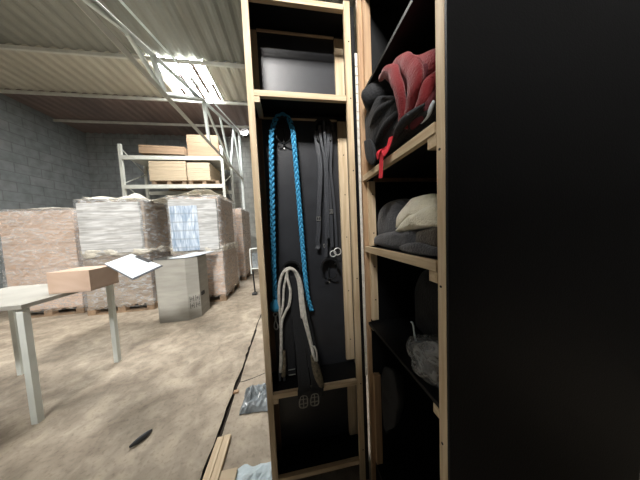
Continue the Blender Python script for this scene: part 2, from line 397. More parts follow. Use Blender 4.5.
# wall flood lamp
lp = at(244, 131, 1, 7.6)
fl = thing('flood_lamp', 'small glaring white flood lamp high on the far block wall', 'lamp', lp)
part('housing', B((lp.x-.19, lp.x+.19, lp.y+.05, lp.y+.14, lp.z-.15, lp.z+.15)), 'blackmetal', fl, bevel=.01)
part('lens', cyl(bmesh.new(), (lp.x, lp.y+.03, lp.z), (lp.x, lp.y+.05, lp.z), .14, 20), 'lamp', fl)
part('bracket', B((lp.x-.02, lp.x+.02, lp.y+.14, 8.0, lp.z-.03, lp.z+.03)), 'blackmetal', fl)

# ------------------------------------------------------------------ pallet rack with boards
RX0, RX1, RY0, RY1 = -5.4, -2.46, 6.0, 7.0
rack = thing('pallet_rack', 'tall cream steel pallet rack loaded with boards behind the wrapped pallets', 'rack', ((RX0+RX1)/2, 6.5, 0))
for x in (RX0, RX1):
    for y in (RY0, RY1):
        part('upright', B((x-.04, x+.04, y-.035, y+.035, 0, 4.25)), 'creamsteel', rack)
    bm = bmesh.new()
    for k in range(7): tube(bm, [(x, RY0 if k % 2 else RY1, .3+k*.55), (x, RY1 if k % 2 else RY0, .3+(k+1)*.55)], .017, 6)
    part('side_bracing', bm, 'creamsteel', rack)
SH = [3.0, 3.90]
for z in SH:
    for y in (RY0-.02, RY1+.02): part('shelf_beam', B((RX0+.04, RX1-.04, y-.025, y+.025, z-.12, z)), 'creamsteel', rack)
part('shelf_deck', B((RX0+.05, RX1-.05, RY0+.01, RY1-.01, SH[1]-.03, SH[1]-.002)), 'creamsteel', rack)
def boards(name, x0, x1, y0, y1, z0, z1, m, label, rot=0, group=None):
    bm = bmesh.new(); n = max(2, int((z1-z0)/.06)); h = (z1-z0)/n
    for k in range(n):
        j = R.uniform(-.008, .008); bx(bm, x0+j, x1+j, y0+R.uniform(-.006, .006), y1, z0+k*h, z0+(k+1)*h-.004)
    c = Vector(((x0+x1)/2, (y0+y1)/2, z0))
    if rot: bmesh.ops.rotate(bm, verts=bm.verts, cent=c, matrix=Matrix.Rotation(rot, 3, 'Y'))
    return loose(name, bm, m, label, 'boards', c, group)
def pallet(x0, x1, y0, y1, z0, parent=None, label=None, group=None):
    bm = bmesh.new(); h = .13
    for k in range(3):
        y = y0 + (y1-y0-.1)*k/2; bx(bm, x0, x1, y, y+.1, z0, z0+.02)
        for j in range(3): x = x0 + (x1-x0-.12)*j/2; bx(bm, x, x+.12, y, y+.1, z0+.02, z0+h-.02)
    for k in range(7):
        x = x0 + (x1-x0-.1)*k/6; bx(bm, x, x+.1, y0, y1, z0+h-.02, z0+h)
    if parent: return part('pallet', bm, 'palletwood', parent)
    return loose('wooden_pallet', bm, 'palletwood', label, 'pallet', ((x0+x1)/2, (y0+y1)/2, z0), group)
pallet(-4.62, -3.62, 6.0, 6.95, SH[0], label='wooden pallet under the left stack of boards on the lower rack shelf')
pallet(-3.54, -2.6, 6.0, 6.95, SH[0], label='wooden pallet under the right stack of boards on the lower rack shelf')
boards('board_stack', -4.64, -3.58, 5.97, 6.9, SH[0]+.13, SH[0]+.74, 'mdf', 'left stack of pale boards on the lower rack shelf')
boards('board_stack', -3.54, -2.86, 5.97, 6.95, SH[0]+.13, SH[0]+.70, 'mdf', 'right stack of pale boards on the lower rack shelf')
boards('board_stack', -3.52, -2.56, 6.05, 6.9, SH[1], SH[1]+.72, 'mdf2', 'tall brown stack of boards at the right of the top rack shelf')
boards('loose_board_pile', -4.85, -3.56, 5.92, 6.9, SH[1]+.05, SH[1]+.30, 'mdf2', 'untidy low pile of brown boards slanting on the top rack shelf', rot=.035)
boards('board_stack', -4.25, -3.75, 6.06, 6.9, 1.95, 2.66, 'mdf', 'pale boards under the rack shelf, left of the gap')
boards('board_stack', -3.6, -2.6, 6.06, 6.9, 1.95, 2.68, 'mdf', 'pale boards under the rack shelf, right of the gap')
part('shelf_deck', B((RX0+.05, RX1-.05, RY0+.01, RY1-.01, 1.90, 1.945)), 'creamsteel', rack)

# ------------------------------------------------------------------ wrapped pallets
def grid_box(x0, x1, y0, y1, z0, z1, n=10, bulge=.02, amp=.015, seed=0, open_top=False):
    bm = bmesh.new(); bx(bm, x0, x1, y0, y1, z0, z1)
    bmesh.ops.subdivide_edges(bm, edges=bm.edges[:], cuts=n, use_grid_fill=True)
    for v in bm.verts:
        fx = 1-abs((v.co.x-(x0+x1)/2)/((x1-x0)/2))**4; fy = 1-abs((v.co.y-(y0+y1)/2)/((y1-y0)/2))**4; fz = 1-abs((v.co.z-(z0+z1)/2)/((z1-z0)/2))**4
        if abs(v.co.x-x0) < 1e-5: v.co.x -= bulge*fy*fz
        if abs(v.co.x-x1) < 1e-5: v.co.x += bulge*fy*fz
        if abs(v.co.y-y0) < 1e-5: v.co.y -= bulge*fx*fz
        if abs(v.co.z-z1) < 1e-5: v.co.z += bulge*fx*fy
    jig(bm, amp, 5, seed)
    return bm
def wrapped(label, x0, x1, y0, y1, zt, cargo, low=None, lz=1.0, crown=None, seed=1, film='film', name='wrapped_pallet'):
    t = thing(name, label, 'pallet', ((x0+x1)/2, (y0+y1)/2, 0))
    pallet(x0, x1, y0, y1, 0, t)
    if low:
        part('carton_load', grid_box(x0+.01, x1-.01, y0+.01, y1-.01, .135, lz, bulge=.008, amp=.006, seed=seed), low, t)
        part('carton_load', grid_box(x0+.02, x1-.035, y0+.03, y1-.04, lz+.01, zt, bulge=.008, amp=.006, seed=seed+1), cargo, t)
        sk = grid_box(x0-.005, x1+.012, y0-.012, y1, lz-.02, lz+.09, n=14, bulge=.015, amp=.05, seed=seed+3)
        part('film_skirt', sk, 'film_thick', t, smooth=True)
    else:
        part('carton_load', grid_box(x0+.01, x1-.01, y0+.01, y1-.01, .135, zt, bulge=.008, amp=.006, seed=seed), cargo, t)
    part('stretch_film', grid_box(x0-.014, x1+.010, y0-.014, y1+.005, .1, zt+.02, n=16, bulge=.02, amp=.02, seed=seed+5), film, t, smooth=True)
    if crown:
        def fn(u, v, c=crown):
            z = zt + .03 + c*max(0, noise.noise(Vector((u*3+seed, v*3, 1)))+.35)*math.sin(PI*u)**.5*math.sin(PI*v)**.5
            return Vector((x0-.02+(x1-x0+.04)*u, y0-.02+(y1-y0+.02)*v, z))
        part('loose_film', sheet(fn, 22, 22), 'film_thick', t, smooth=True)
    return t
wrapped('big film-wrapped pallet with blue and white sacks in front and brown cartons at its side', -2.60, -1.69, 3.12, 4.13, 2.08, 'carton', 'carton', 1.02, crown=.12, seed=2)
# the pale blue front of that load: sacks seen through the film
bpt = bpy.data.objects['wrapped_pallet']
part('sack_front', grid_box(-2.57, -1.74, 3.085, 3.15, 1.05, 2.03, n=8, bulge=.01, amp=.01, seed=4), 'carton_pale', bpt)
part('blue_sack_front', grid_box(-2.55, -2.08, 3.065, 3.14, 1.06, 1.90, n=8, bulge=.01, amp=.01, seed=9), 'carton_blue', bpt)
wrapped('film-wrapped pallet of brown cartons at the left, half behind the octagonal bin', -3.98, -2.92, 3.02, 4.06, 2.02, 'carton_dark', 'carton_dark', 1.06, crown=.22, seed=12)
wp = bpy.data.objects['wrapped_pallet.001']
part('sack_front', grid_box(-3.93, -3.0, 2.985, 3.05, 1.1, 1.98, n=8, bulge=.01, amp=.01, seed=14), 'carton_pale', wp)
wrapped('narrow wrapped pallet of pinkish brown cartons standing behind the big wrapped pallet', -2.66, -1.66, 4.72, 5.75, 2.02, 'carton', seed=22)
wrapped('film-wrapped carton pallet far left before the rack', -5.3, -4.2, 3.2, 4.3, 1.9, 'carton', crown=.1, seed=32)
# slumped cream film over the loads
def swag(u, v):
    x = -3.95 + 2.1*u; y = 3.12 + .95*v
    z = 2.19 - .17*math.sin(PI*min(1, u*1.15))**.8 + .03*noise.noise(Vector((u*9, v*4, 3))) - .10*(1-u)**3
    return Vector((x, y, z + .02))
loose('plastic_cover', sheet(swag, 40, 12), 'film_thick', 'cream plastic cover slumped over the tops of two wrapped pallets', 'cover', (-3, 3.6, 2.2), smooth=True, solid=.006)

# ------------------------------------------------------------------ octagonal bin
bx0, bx1, by0, by1, bh = -2.50, -1.875, 2.36, 2.90, .99
c = .11
def oct_(z, g=0):
    return [Vector(p) for p in ((bx0+c*.7, by0-g, z), (bx1-c-.02, by0-g, z), (bx1+g, by0+c*1.0, z), (bx1+g, by1-c, z), (bx1-c, by1+g, z), (bx0+c, by1+g, z), (bx0-g, by1-c, z), (bx0-g, by0+c, z))]
bn = thing('octagonal_bin', 'grey board octagonal bin on the floor in front of the wrapped pallets', 'bin', (-2.2, 2.63, 0))
bm = bmesh.new(); A = [bm.verts.new(p) for p in oct_(0)]; D = [bm.verts.new(p) for p in oct_(bh)]; E_ = [bm.verts.new(p) for p in oct_(.05)]
for i in range(8): bm.faces.new((A[i], A[(i+1) % 8], D[(i+1) % 8], D[i]))
bm.faces.new(A)
bmesh.ops.delete(bm, geom=E_, context='VERTS')
part('board_wall', bm, 'bin', bn, solid=.012)
rim = [p for p in oct_(bh, .003)]
part('rim', tube(bmesh.new(), rim, .006, 4, (0, 0, 1), close=True), 'ink', bn)
# recycling and handling marks on the angled right face
bm = bmesh.new(); P0 = Vector((bx1-c-.02, by0, 0)); P1 = Vector((bx1, by0+c, 0)); fd = (P1-P0).normalized(); fn_ = Vector((fd.y, -fd.x, 0))
def mark(s, z, w, h):
    p = P0 + fd*s + fn_*.009; v = [bm.verts.new(p + fd*a*w/2 + Vector((0, 0, b*h/2))) for a, b in ((-1, -1), (1, -1), (1, 1), (-1, 1))]; bm.faces.new(v)
for s, z0 in ((.05, .22), (.05, .33), (.13, .22), (.13, .33)):
    for dx, dz, w, h in ((-.024, 0, .006, .09), (.024, 0, .006, .09), (0, .042, .05, .006), (0, -.042, .05, .006), (0, .0, .022, .006), (0, -.01, .006, .05)): mark(s+dx, z0, w, h); 
    for v in bm.verts:
        if v.co.z < .1: v.co.z += z0
part('printed_marks', bm, 'ink', bn, solid=.001)
P2 = Vector((bx1, by0+c, 0)); bm = bmesh.new(); bx(bm, bx1+.007, bx1+.02, by0+c+.03, by0+c+.13, .34, .40)
part('strap_buckle', bm, 'ink', bn)
fl_ = bmesh.new(); vs = [fl_.verts.new(p) for p in ((bx0+.28, by0+.01, bh+.012), (bx1-.10, by0+.0, bh+.012), (bx1+.02, by0+.2, bh+.02), (bx1+.1, by1+.1, bh+.035), (bx0+.35, by1+.08, bh+.03), (bx0+.30, by0+.3, bh+.015))]
fl_.faces.new(vs)
loose('white_lid_board', fl_, 'paper', 'flat white board lying over the top of the octagonal bin', 'board', (-2.1, 2.7, bh), solid=.008)

# ------------------------------------------------------------------ trolley behind the locker edge
tq = thing('hand_trolley', 'small white tube trolley frame just left of the locker, beyond the floor joint', 'trolley', (-1.15, 3.45, 0))
bm = bmesh.new()
tube(bm, cat_rom([(-1.23, 3.38, .45), (-1.23, 3.38, .93), (-1.19, 3.38, .99), (-.95, 3.38, .99), (-.91, 3.38, .93), (-.91, 3.38, .45)], 5), .014, 8); part('frame', bm, 'whitesteel', tq)
part('cross_bar', cyl(bmesh.new(), (-1.23, 3.38, .56), (-.91, 3.38, .56), .013), 'whitesteel', tq)
part('panel', B((-1.2, -.94, 3.39, 3.4, .58, .9)), 'plastic_g', tq)
for x in (-1.2, -.94):
    part('leg', tube(bmesh.new(), [(x, 3.39, .5), (x+.03, 3.33, .04)], .016, 8), 'blackmetal', tq)
    part('foot', B((x-.03, x+.07, 3.28, 3.38, 0, .05)), 'blackmetal', tq, bevel=.01)

# ------------------------------------------------------------------ workbench with clipboard, left
tb = thing('work_table', 'plain grey work table with a box on it at the left', 'table', (-2.6, 1.1, 0))
part('table_top', B((-3.2, -2.26, .75, 1.5, .88, .91)), 'bin', tb)
for x in (-3.16, -2.30):
    for y in (.79, 1.46): part('leg', B((x-.02, x+.02, y-.02, y+.02, 0, .88)), 'whitesteel', tb)
tip = at(163, 266, 1, .95); bk = at(141, 257.5, 1, 1.22); ft = at(139.5, 277, 1, .80)
e1 = (bk-tip); e2 = (ft-tip)
far1 = tip + e1*1.5; far2 = tip + e2*1.25
bm = bmesh.new(); vs = [bm.verts.new(p) for p in (tip, far1, far1+e2*1.25, far2)]; bm.faces.new(vs)
cl = thing('clipboard', 'clipboard of white papers sticking in at the left over the floor', 'clipboard', tip)
q = part('board', bm, 'greycloth', cl, solid=.004)
bm = bmesh.new(); nn = e1.cross(e2).normalized(); nn = nn if nn.z > 0 else -nn
g = lambda a, b: tip + e1*1.5*a + e2*1.25*b + nn*.006
vs = [bm.verts.new(p) for p in (g(.03, .03), g(.97, .03), g(.97, .97), g(.03, .97))]; bm.faces.new(vs)
part('papers', bm, 'paper', cl, solid=.003)
bm = bmesh.new(); vs = [bm.verts.new(p+nn*.006) for p in (g(.30, -.01), g(.75, -.01), g(.75, .14), g(.30, .14))]; bm.faces.new(vs)
part('clip', bm, 'ink', cl, solid=.004)
pb = tip + e1*1.5*.8 + e2*1.25*.8
loose('cardboard_box', B((pb.x-.40, pb.x-.1, pb.y-.12, pb.y+.15, .912, pb.z-.02)), 'carton', 'small cardboard box on the work table under the clipboard', 'box', (pb.x-.1, pb.y, .912))

# ------------------------------------------------------------------ floor litter
def plank(pts, h, label):
    bm = bmesh.new(); lo_ = [bm.verts.new((*p, .001)) for p in pts]; up = [bm.verts.new((*p, h)) for p in pts]
    bm.faces.new(lo_); bm.faces.new(up)
    for i in range(4): bm.faces.new((lo_[i], lo_[(i+1) % 4], up[(i+1) % 4], up[i]))
    c = sum((Vector((*p, 0)) for p in pts), Vector())/4
    return loose('pine_batten', bm, 'pine_y', label, 'batten', c, 'pine battens on the floor', bevel=.002)
plank([(-.895, -.35), (-.853, -.35), (-.853, .385), (-.893, .385)], .022, 'left of two pale pine battens lying side by side on the concrete')
plank([(-.850, -.33), (-.806, -.33), (-.808, .39), (-.850, .388)], .024, 'right of two pale pine battens lying side by side on the concrete')
bm = B((-.80, -.715, .03, .185, .001, .03)); loose('wood_offcut', bm, 'mdf', 'short pale wood offcut on the concrete between battens and plastic', 'offcut', (-.75, .1, 0))
def crumple(cx, cy, w, d, h, seed, n=13, asp=0):
    def fn(u, v):
        r = min(1, 4*u*(1-u))**.5*min(1, 4*v*(1-v))**.5
        x = cx + (u-.5)*w*(1+.25*noise.noise(Vector((v*3, seed, 0)))); y = cy + (v-.5)*d*(1+.3*noise.noise(Vector((u*3, seed+5, 0))))
        z = .006 + r*h*(.45+.9*abs(noise.noise(Vector((u*5, v*5, seed))))+.15*abs(noise.noise(Vector((u*13, v*13, seed)))))
        return Vector((x, y, z))
    return sheet(fn, n, n)
loose('plastic_bag', crumple(-.68, .65, .23, .24, .11, 3), 'plastic_g', 'crumpled grey plastic bag on the floor against the locker side', 'bag', (-.7, .66, 0), smooth=False, solid=.003)
loose('plastic_sheet', crumple(-.615, .10, .20, .19, .028, 8), 'plastic_w', 'pale blue plastic sheet on the floor by the wood offcut', 'sheet', (-.61, .11, 0), solid=.003)
loose('wood_chip', B((-.895, -.855, .74, .765, 0.001, .015)), 'pine_red', 'small reddish wood chip beside the floor joint', 'chip', (-.87, .75, 0))
bm = tube(bmesh.new(), cat_rom([(-1.44, .44, .014), (-1.41, .465, .02), (-1.385, .50, .018), (-1.372, .535, .012)], 5), lambda t: .008+.012*math.sin(PI*t), 8, flat=.6)
loose('black_glove', bm, 'leather', 'small black crumpled rag on the concrete at the left', 'rag', (-1.4, .48, 0), smooth=True)
bpy.data.objects['black_glove'].name = 'black_rag'

# ------------------------------------------------------------------ LOCKER, shallow half (faces the camera)
ZB, ZT = 0, 2.375
D1 = .165
L1 = thing('tack_locker', 'narrow open black tack locker with hanging ropes and straps, framed in pine', 'locker', (-.25, .08, 0))
p_ = lambda n, bm, m, par=L1, **k: part(n, bm, m, par, **k)
p_('side_panel', B((-.500, -.493, .02, D1, ZB, ZT)), 'ply')
p_('side_panel', B((-.024, -.0015, .02, D1, ZB, ZT)), 'ply')
p_('back_panel', B((-.493, -.024, .146, D1, ZB, ZT)), 'ply_back_sheen')
p_('top_panel', B((-.493, -.024, .02, .146, 2.36, ZT)), 'ply_in')
p_('post', B((-.500, -.472, 0, .019, ZB, ZT)), 'pine_z', bevel=.001)
post_r = p_('post', B((-.056, -.028, 0, .019, ZB, ZT)), 'pine_z', bevel=.001)
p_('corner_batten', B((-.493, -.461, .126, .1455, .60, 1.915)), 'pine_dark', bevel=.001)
p_('corner_batten', B((-.493, -.461, .126, .1455, 1.975, 2.33)), 'pine_z', bevel=.001)
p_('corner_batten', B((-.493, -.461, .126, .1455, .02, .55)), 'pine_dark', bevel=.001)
for a, b in ((.60, 1.915), (1.975, 2.33), (.02, .55)):
    cbn = p_('corner_batten', B((-.071, -.0245, .126, .1455, a, b)), 'pine_z', bevel=.001)
    if a == .60: cb_mid = cbn
p_('shelf_board', B((-.492, -.025, .019, .145, 1.948, 1.960)), 'ply_in')
p_('shelf_board', B((-.492, -.025, .019, .145, .566, .578)), 'ply_in')
p_('bottom_board', B((-.492, -.025, .019, .145, .132, .144)), 'ply_in')
p_('shelf_front', B((-.4715, -.0585, -.001, .018, 1.937, 1.962)), 'pine_x', bevel=.001)
p_('shelf_front', B((-.4715, -.0585, -.001, .018, .556, .580)), 'pine_x', bevel=.001)
p_('bottom_front', B((-.4715, -.0585, -.001, .018, .126, .149)), 'pine_x', bevel=.001)
p_('top_front', B((-.4715, -.0585, -.001, .018, 2.334, 2.357)), 'pine_x', bevel=.001)
p_('back_rail', B((-.461, -.071, .138, .1455, 1.921, 1.929)), 'pine_x')
p_('back_rail', B((-.461, -.071, .138, .1455, 2.340, 2.349)), 'pine_x')
for z0, z1 in ((1.912, 1.936), (.531, .555)):
    p_('shelf_bearer', B((-.4715, -.449, .001, .1255, z0, z1)), 'pine_y')
# screws in the corner batten and the posts
for z in (.72, 1.0, 1.3, 1.53, 1.74):
    p_('screw', cyl(bmesh.new(), (-.045, .1235, z), (-.045, .127, z), .003, 8), 'ink', cb_mid)
for z in (.2, .56, 1.1, 1.62, 1.95, 2.2):
    p_('screw', cyl(bmesh.new(), (-.038, -.0015, z), (-.038, .001, z), .003, 8), 'ink', post_r)


# ------------------------------------------------------------------ LOCKER, deep half (opens to the left)
D2 = .64
L2 = thing('shelf_locker', 'deep open black locker of shelves hinged to the tack locker, holding blankets and pads', 'locker', (.3, -.25, 0))
q_ = lambda n, bm, m, par=L2, **k: part(n, bm, m, par, **k)
W = .5
q_('end_panel', B((.02, D2, -.018, -.004, ZB, ZT)), 'ply_in')
q_('end_panel', B((.0, D2, -W-.006, -W, ZB, ZT)), 'ply_in')
q_('back_panel', B((D2, D2+.012, -W, -.004, ZB, ZT)), 'ply_in')
q_('top_panel', B((.02, D2, -W+.012, -.018, 2.36, ZT)), 'ply_in')
q_('bottom_board', B((.02, D2, -W+.012, -.018, .13, .145)), 'ply_in')
q_('post', B((0, .019, -.022, -.0035, ZB, ZT)), 'pine_red', bevel=.001)
post_n = q_('post', B((-.001, .019, -W+.0002, -W+.025, ZB, ZT)), 'pine_z', bevel=.001)
zA, zBs, zC, zD = 1.590, 1.258, .889, 1.955
# face battens on the far end wall, seen from the front
q_('corner_batten', B((.0195, .052, -.038, -.0185, zBs+.002, zA-.03)), 'pine_z', bevel=.001)
q_('corner_batten', B((.0195, .052, -.038, -.0185, zC+.01, zBs-.03)), 'pine_z', bevel=.001)
q_('corner_batten', B((.0195, .052, -.038, -.0185, zA+.002, zD-.02)), 'pine_red', bevel=.001)
q_('corner_batten', B((.0195, .052, -.038, -.0185, zD+.002, 2.355)), 'pine_red', bevel=.001)
q_('corner_batten', B((.0195, .052, -.038, -.0185, .15, .62)), 'pine_red', bevel=.001)
for z, m in ((zA, 1), (zBs, 1)):
    q_('shelf_front', B((-.001, .018, -W+.0305, -.0225, z-.026, z)), 'pine_y', bevel=.001)
for z in (zA, zBs, zC, zD):
    q_('shelf_board', B((.019 if z in (zA, zBs) else .004, D2, -W+.013, -.0385 if z in (zA, zBs) else -.023, z-.0135, z-.002)), 'ply_in')
q_('back_rail', B((.053, D2-.01, -.038, -.0185, 1.560, 1.575)), 'pine_dark')
for z in (zA, zBs):
    q_('shelf_bearer', B((.0025, .45, -W+.0305, -W+.058, z-.055, z-.0275)), 'pine_x')
q_('shelf_bearer', B((.0195, .45, -.04, -.0185, zC-.04, zC-.015)), 'pine_z')
q_('shelf_bearer', B((.003, .45, -W+.0305, -W+.050, zC-.04, zC-.015)), 'pine_x')
# piano hinge between the two halves
hb = B((-.0125, -.001, -.003, .0003, .60, 2.15)); 
for k in range(38): bx(hb, -.0135, -.0045, -.0085, -.003, .61+k*.04, .61+k*.04+.034)
q_('hinge', hb, 'hinge')
for z in (1.0, 1.16, 1.32, 1.5, 1.7): q_('screw', cyl(bmesh.new(), (.038, -.0405, z), (.038, -.0375, z), .0032, 8), 'ink')
for z in (.4, .8, 1.2, 1.52, 1.9): q_('screw', cyl(bmesh.new(), (-.0025, -W+.015, z), (.001, -W+.015, z), .003, 8), 'ink', post_n)


# ------------------------------------------------------------------ bridle brackets
YB = .1455
def bracket(label, X, Z, flip=0):
    t = thing('bridle_bracket', label, 'bracket', (X, YB, Z), 'black bridle brackets')
    # crescent saddle
    bm = bmesh.new(); A_ = arc((0, 0, 0), .042, 190, -10, 18)
    for y, o_ in ((0, 0),):
        ribbon(bm, [a + Vector((X, YB-.022, Z-.022)) for a in A_], .042, .0028, (0, 1, 0))
    part('crescent', bm, 'blackmetal', t, smooth=False)
    bm = bmesh.new(); ribbon(bm, [a*1.16 + Vector((X, YB-.043, Z-.022)) for a in A_], .003, .010, (0, 1, 0))
    part('front_rim', bm, 'blackmetal', t)
    pl = puff([Vector((X-.045, YB-.002, Z-.018)), Vector((X-.038, YB-.002, Z-.004)), Vector((X, YB-.002, Z+.006)), Vector((X+.038, YB-.002, Z-.004)), Vector((X+.045, YB-.002, Z-.018)), Vector((X, YB-.002, Z-.008))], (0, -1, 0), .0015, .0015, rings=2)
    part('wall_plate', pl, 'blackmetal', t)
    bm = bmesh.new(); tube(bm, cat_rom([(X, YB-.004, Z-.01), (X, YB-.006, Z-.06), (X, YB-.006, Z-.105)], 4), .004, 8)
    stem = part('stem', bm, 'blackmetal', t, smooth=True)
    for s in (-1, 1):
        bm = tube(bmesh.new(), cat_rom([(X, YB-.006, Z-.092), (X+s*.016, YB-.022, Z-.089), (X+s*.032, YB-.034, Z-.078), (X+s*.036, YB-.036, Z-.064)], 5), .0036, 8)
        part('prong', bm, 'blackmetal', stem, smooth=True)
    for dx, dz in ((-.039, -.012), (.039, -.012), (0, -.112)):
        bm = bmesh.new(); bmesh.ops.create_uvsphere(bm, u_segments=10, v_segments=6, radius=.0048)
        for v in bm.verts: v.co = Vector((v.co.x+X+dx, v.co.y*.5+YB-(.004 if dz < -.1 else .003), v.co.z+Z+dz))
        part('screw', bm, 'steel', t, smooth=True)
    return t
bracket('black bridle bracket at the upper left, carrying the blue braided rope', -.356, 1.886)
bracket('black bridle bracket at the upper right, carrying black leather straps', -.152, 1.886)
bracket('black bridle bracket at the lower left, under the cream cotton rope', -.354, 1.165)
bracket('bare black bridle bracket at the lower right with nothing on it', -.150, 1.166)

# ------------------------------------------------------------------ blue braided rope
def braid(bm, P, amp, r, pitch, fade=None):
    n = len(P); s = [0]
    for a, b in zip(P, P[1:]): s.append(s[-1] + (b-a).length)
    for k in range(3):
        Q = []
        for i, p in enumerate(P):
            t = (P[min(i+1, n-1)] - P[max(i-1, 0)]).normalized(); w = Vector((0, -1, 0)); w = (w - t*w.dot(t)).normalized(); side = t.cross(w)
            ph = 2*PI*(s[i]/pitch) + k*2*PI/3
            Q.append(p + side*amp*math.sin(ph) + w*amp*.55*math.sin(2*ph))
        tube(bm, Q, r, 6)
def resample(P, step):
    out = [P[0]]; acc = 0
    for a, b in zip(P, P[1:]):
        L_ = (b-a).length; d = step-acc
        while d <= L_: out.append(a + (b-a)*d/L_); d += step
        acc = (acc + L_) % step
    return out
bl = thing('braided_rope', 'thick blue braided rope with a snap hook hanging over the upper left bracket', 'rope', (-.36, .1, .8))
cz = 1.864
pth = [(-.447, .112, .965), (-.441, .11, 1.2), (-.430, .108, 1.5), (-.418, .106, 1.78), (-.408, .106, 1.855), (-.388, .108, 1.905), (-.357, .110, 1.925), (-.327, .108, 1.905), (-.312, .106, 1.86), (-.306, .106, 1.8), (-.296, .108, 1.5), (-.287, .112, 1.2), (-.276, .118, 1.0), (-.255, .122, .905)]
P = resample(cat_rom(pth, 14), .006)
bm = bmesh.new(); braid(bm, P, .0078, .0063, .082)
part('braid', bm, 'blue', bl, smooth=True)
bm = puff([Vector((-.475, .10, .955)), Vector((-.468, .10, .985)), Vector((-.447, .10, 1.002)), Vector((-.426, .10, .985)), Vector((-.420, .10, .950)), Vector((-.447, .10, .932))], (0, -1, 0), .024, .022, rings=4)
part('knot', bm, 'blue', bl, smooth=True)
bm = bmesh.new(); tube(bm, arc((-.449, .11, .918), .010, 0, 360, 14)[:-1], .0028, 6, close=True); cyl(bm, (-.449, .11, .908), (-.449, .11, .885), .005)
tube(bm, cat_rom([(-.449, .11, .888), (-.456, .108, .872), (-.458, .108, .852), (-.450, .108, .838), (-.440, .108, .846), (-.440, .108, .862)], 5), .0035, 8)
cyl(bm, (-.447, .109, .886), (-.440, .108, .858), .0022, 6)
part('snap_hook', bm, 'steel', bl, smooth=True)

# ------------------------------------------------------------------ black leather bridle straps
br = thing('leather_bridle', 'black leather bridle straps with buckles hanging from the upper right bracket', 'bridle', (-.15, .1, 1.2))
def strap(pts, w, wd=(1, 0, .0), th=.004, m='leather', par=br, nm='strap'):
    return part(nm, ribbon(bmesh.new(), cat_rom(pts, 8), w, th, wd), m, par)
def buckle(x, y, z, w=.024, h=.022, par=br, m='steel', nm='buckle'):
    bm = bmesh.new(); tube(bm, [Vector((x+a*w/2, y, z+b*h/2)) for a, b in ((-1, -1), (1, -1), (1, 1), (-1, 1))], .0022, 6, (0, 1, 0), close=True)
    cyl(bm, (x, y-.002, z+h/2), (x, y-.002, z-h/2), .0016, 6)
    return part(nm, bm, m, par)
# head piece draped on the crescent
part('head_piece', ribbon(bmesh.new(), [a + Vector((-.152, YB-.020, 1.864)) for a in arc((0, 0, 0), .0465, 180, 0, 16)], .022, .004, (0, 1, 0)), 'leather', br)
strap([(-.192, .122, 1.862), (-.186, .120, 1.79), (-.176, .118, 1.70), (-.180, .117, 1.60), (-.190, .118, 1.50), (-.197, .12, 1.41), (-.199, .12, 1.35), (-.208, .12, 1.29), (-.205, .122, 1.265), (-.212, .118, 1.245)], .022)
strap([(-.172, .112, 1.885), (-.166, .110, 1.80), (-.152, .108, 1.70), (-.155, .108, 1.55), (-.160, .108, 1.40), (-.165, .11, 1.235)], .013)
strap([(-.125, .112, 1.88), (-.130, .112, 1.78), (-.142, .112, 1.68), (-.134, .113, 1.55), (-.130, .114, 1.42), (-.131, .116, 1.25)], .017)
strap([(-.112, .118, 1.862), (-.114, .118, 1.76), (-.121, .118, 1.66), (-.112, .119, 1.52), (-.106, .12, 1.38), (-.104, .122, 1.25)], .013)
strap([(-.150, .104, 1.90), (-.147, .104, 1.80), (-.143, .104, 1.72), (-.145, .104, 1.6), (-.147, .105, 1.45), (-.150, .106, 1.30)], .012)
for x, z in ((-.197, 1.405), (-.131, 1.44), (-.166, 1.26)): buckle(x, .108 if x > -.16 else .115, z, .020, .018, m='dullsteel')
for x, z, r in ((-.128, 1.215, .016), (-.103, 1.225, .019)):
    bm = tube(bmesh.new(), arc((x, .112, z), r, 0, 360, 24)[:-1], .0026, 8, close=True); part('ring', bm, 'steel', br, smooth=True)
strap([(-.165, .110, 1.238), (-.167, .112, 1.20)], .018)

# ------------------------------------------------------------------ cream cotton rope + black girth on the lower left bracket
cr = thing('cotton_rope', 'cream cotton rope looped several times over the lower left bracket', 'rope', (-.35, .1, .6))
def rp(pts, r=.0075, m='cream', nm='strand', par=cr):
    return part(nm, tube(bmesh.new(), cat_rom(pts, 8), r, 8), m, par, smooth=True)
U = lambda u, v, y: at(u, v, 1, y)
rp([U(281, 345, .08), U(280.5, 322, .088), U(279, 300, .09), U(279.5, 284, .09), U(283, 273, .088), U(289, 268, .086), U(295, 271, .086), U(299, 280, .086), U(301, 296, .082), U(303, 315, .07), U(309, 338, .05), U(315, 362, .025), U(319, 382, .004)])
rp([U(281.5, 352, .075), U(281.5, 325, .082), U(285, 313, .084), U(289, 305, .084), U(290.5, 292, .084), U(288, 280, .082), U(287, 272, .08), U(290, 269, .078), U(296, 272, .078), U(301, 284, .076), U(303, 300, .07), U(306, 320, .058), U(311, 342, .04), U(317, 372, .008)])
rp([U(280, 318, .092), U(283, 305, .094), U(284, 288, .094), U(288, 271, .092), U(293, 270, .09), U(298, 281, .09), U(300, 300, .084), U(302, 318, .075)], .0065)
rp([U(281, 345, .08), U(281, 358, .075), U(280.5, 372, .07)], .0085)
rp([U(314, 346, .03), U(316.5, 352, .026), U(317, 361, .02)], .005)
part('fringe', tube(bmesh.new(), cat_rom([U(312, 355, .03), U(317, 372, .012), U(322, 388, -.006)], 6), lambda t: .008+.012*math.sin(PI*min(1, t*.9)), 8), 'brownfr', cr, smooth=True)
part('fringe', tube(bmesh.new(), cat_rom([U(284, 350, .08), U(284.5, 362, .075), U(283.5, 376, .07)], 6), lambda t: .006+.006*t, 8), 'brownfr', cr, smooth=True)
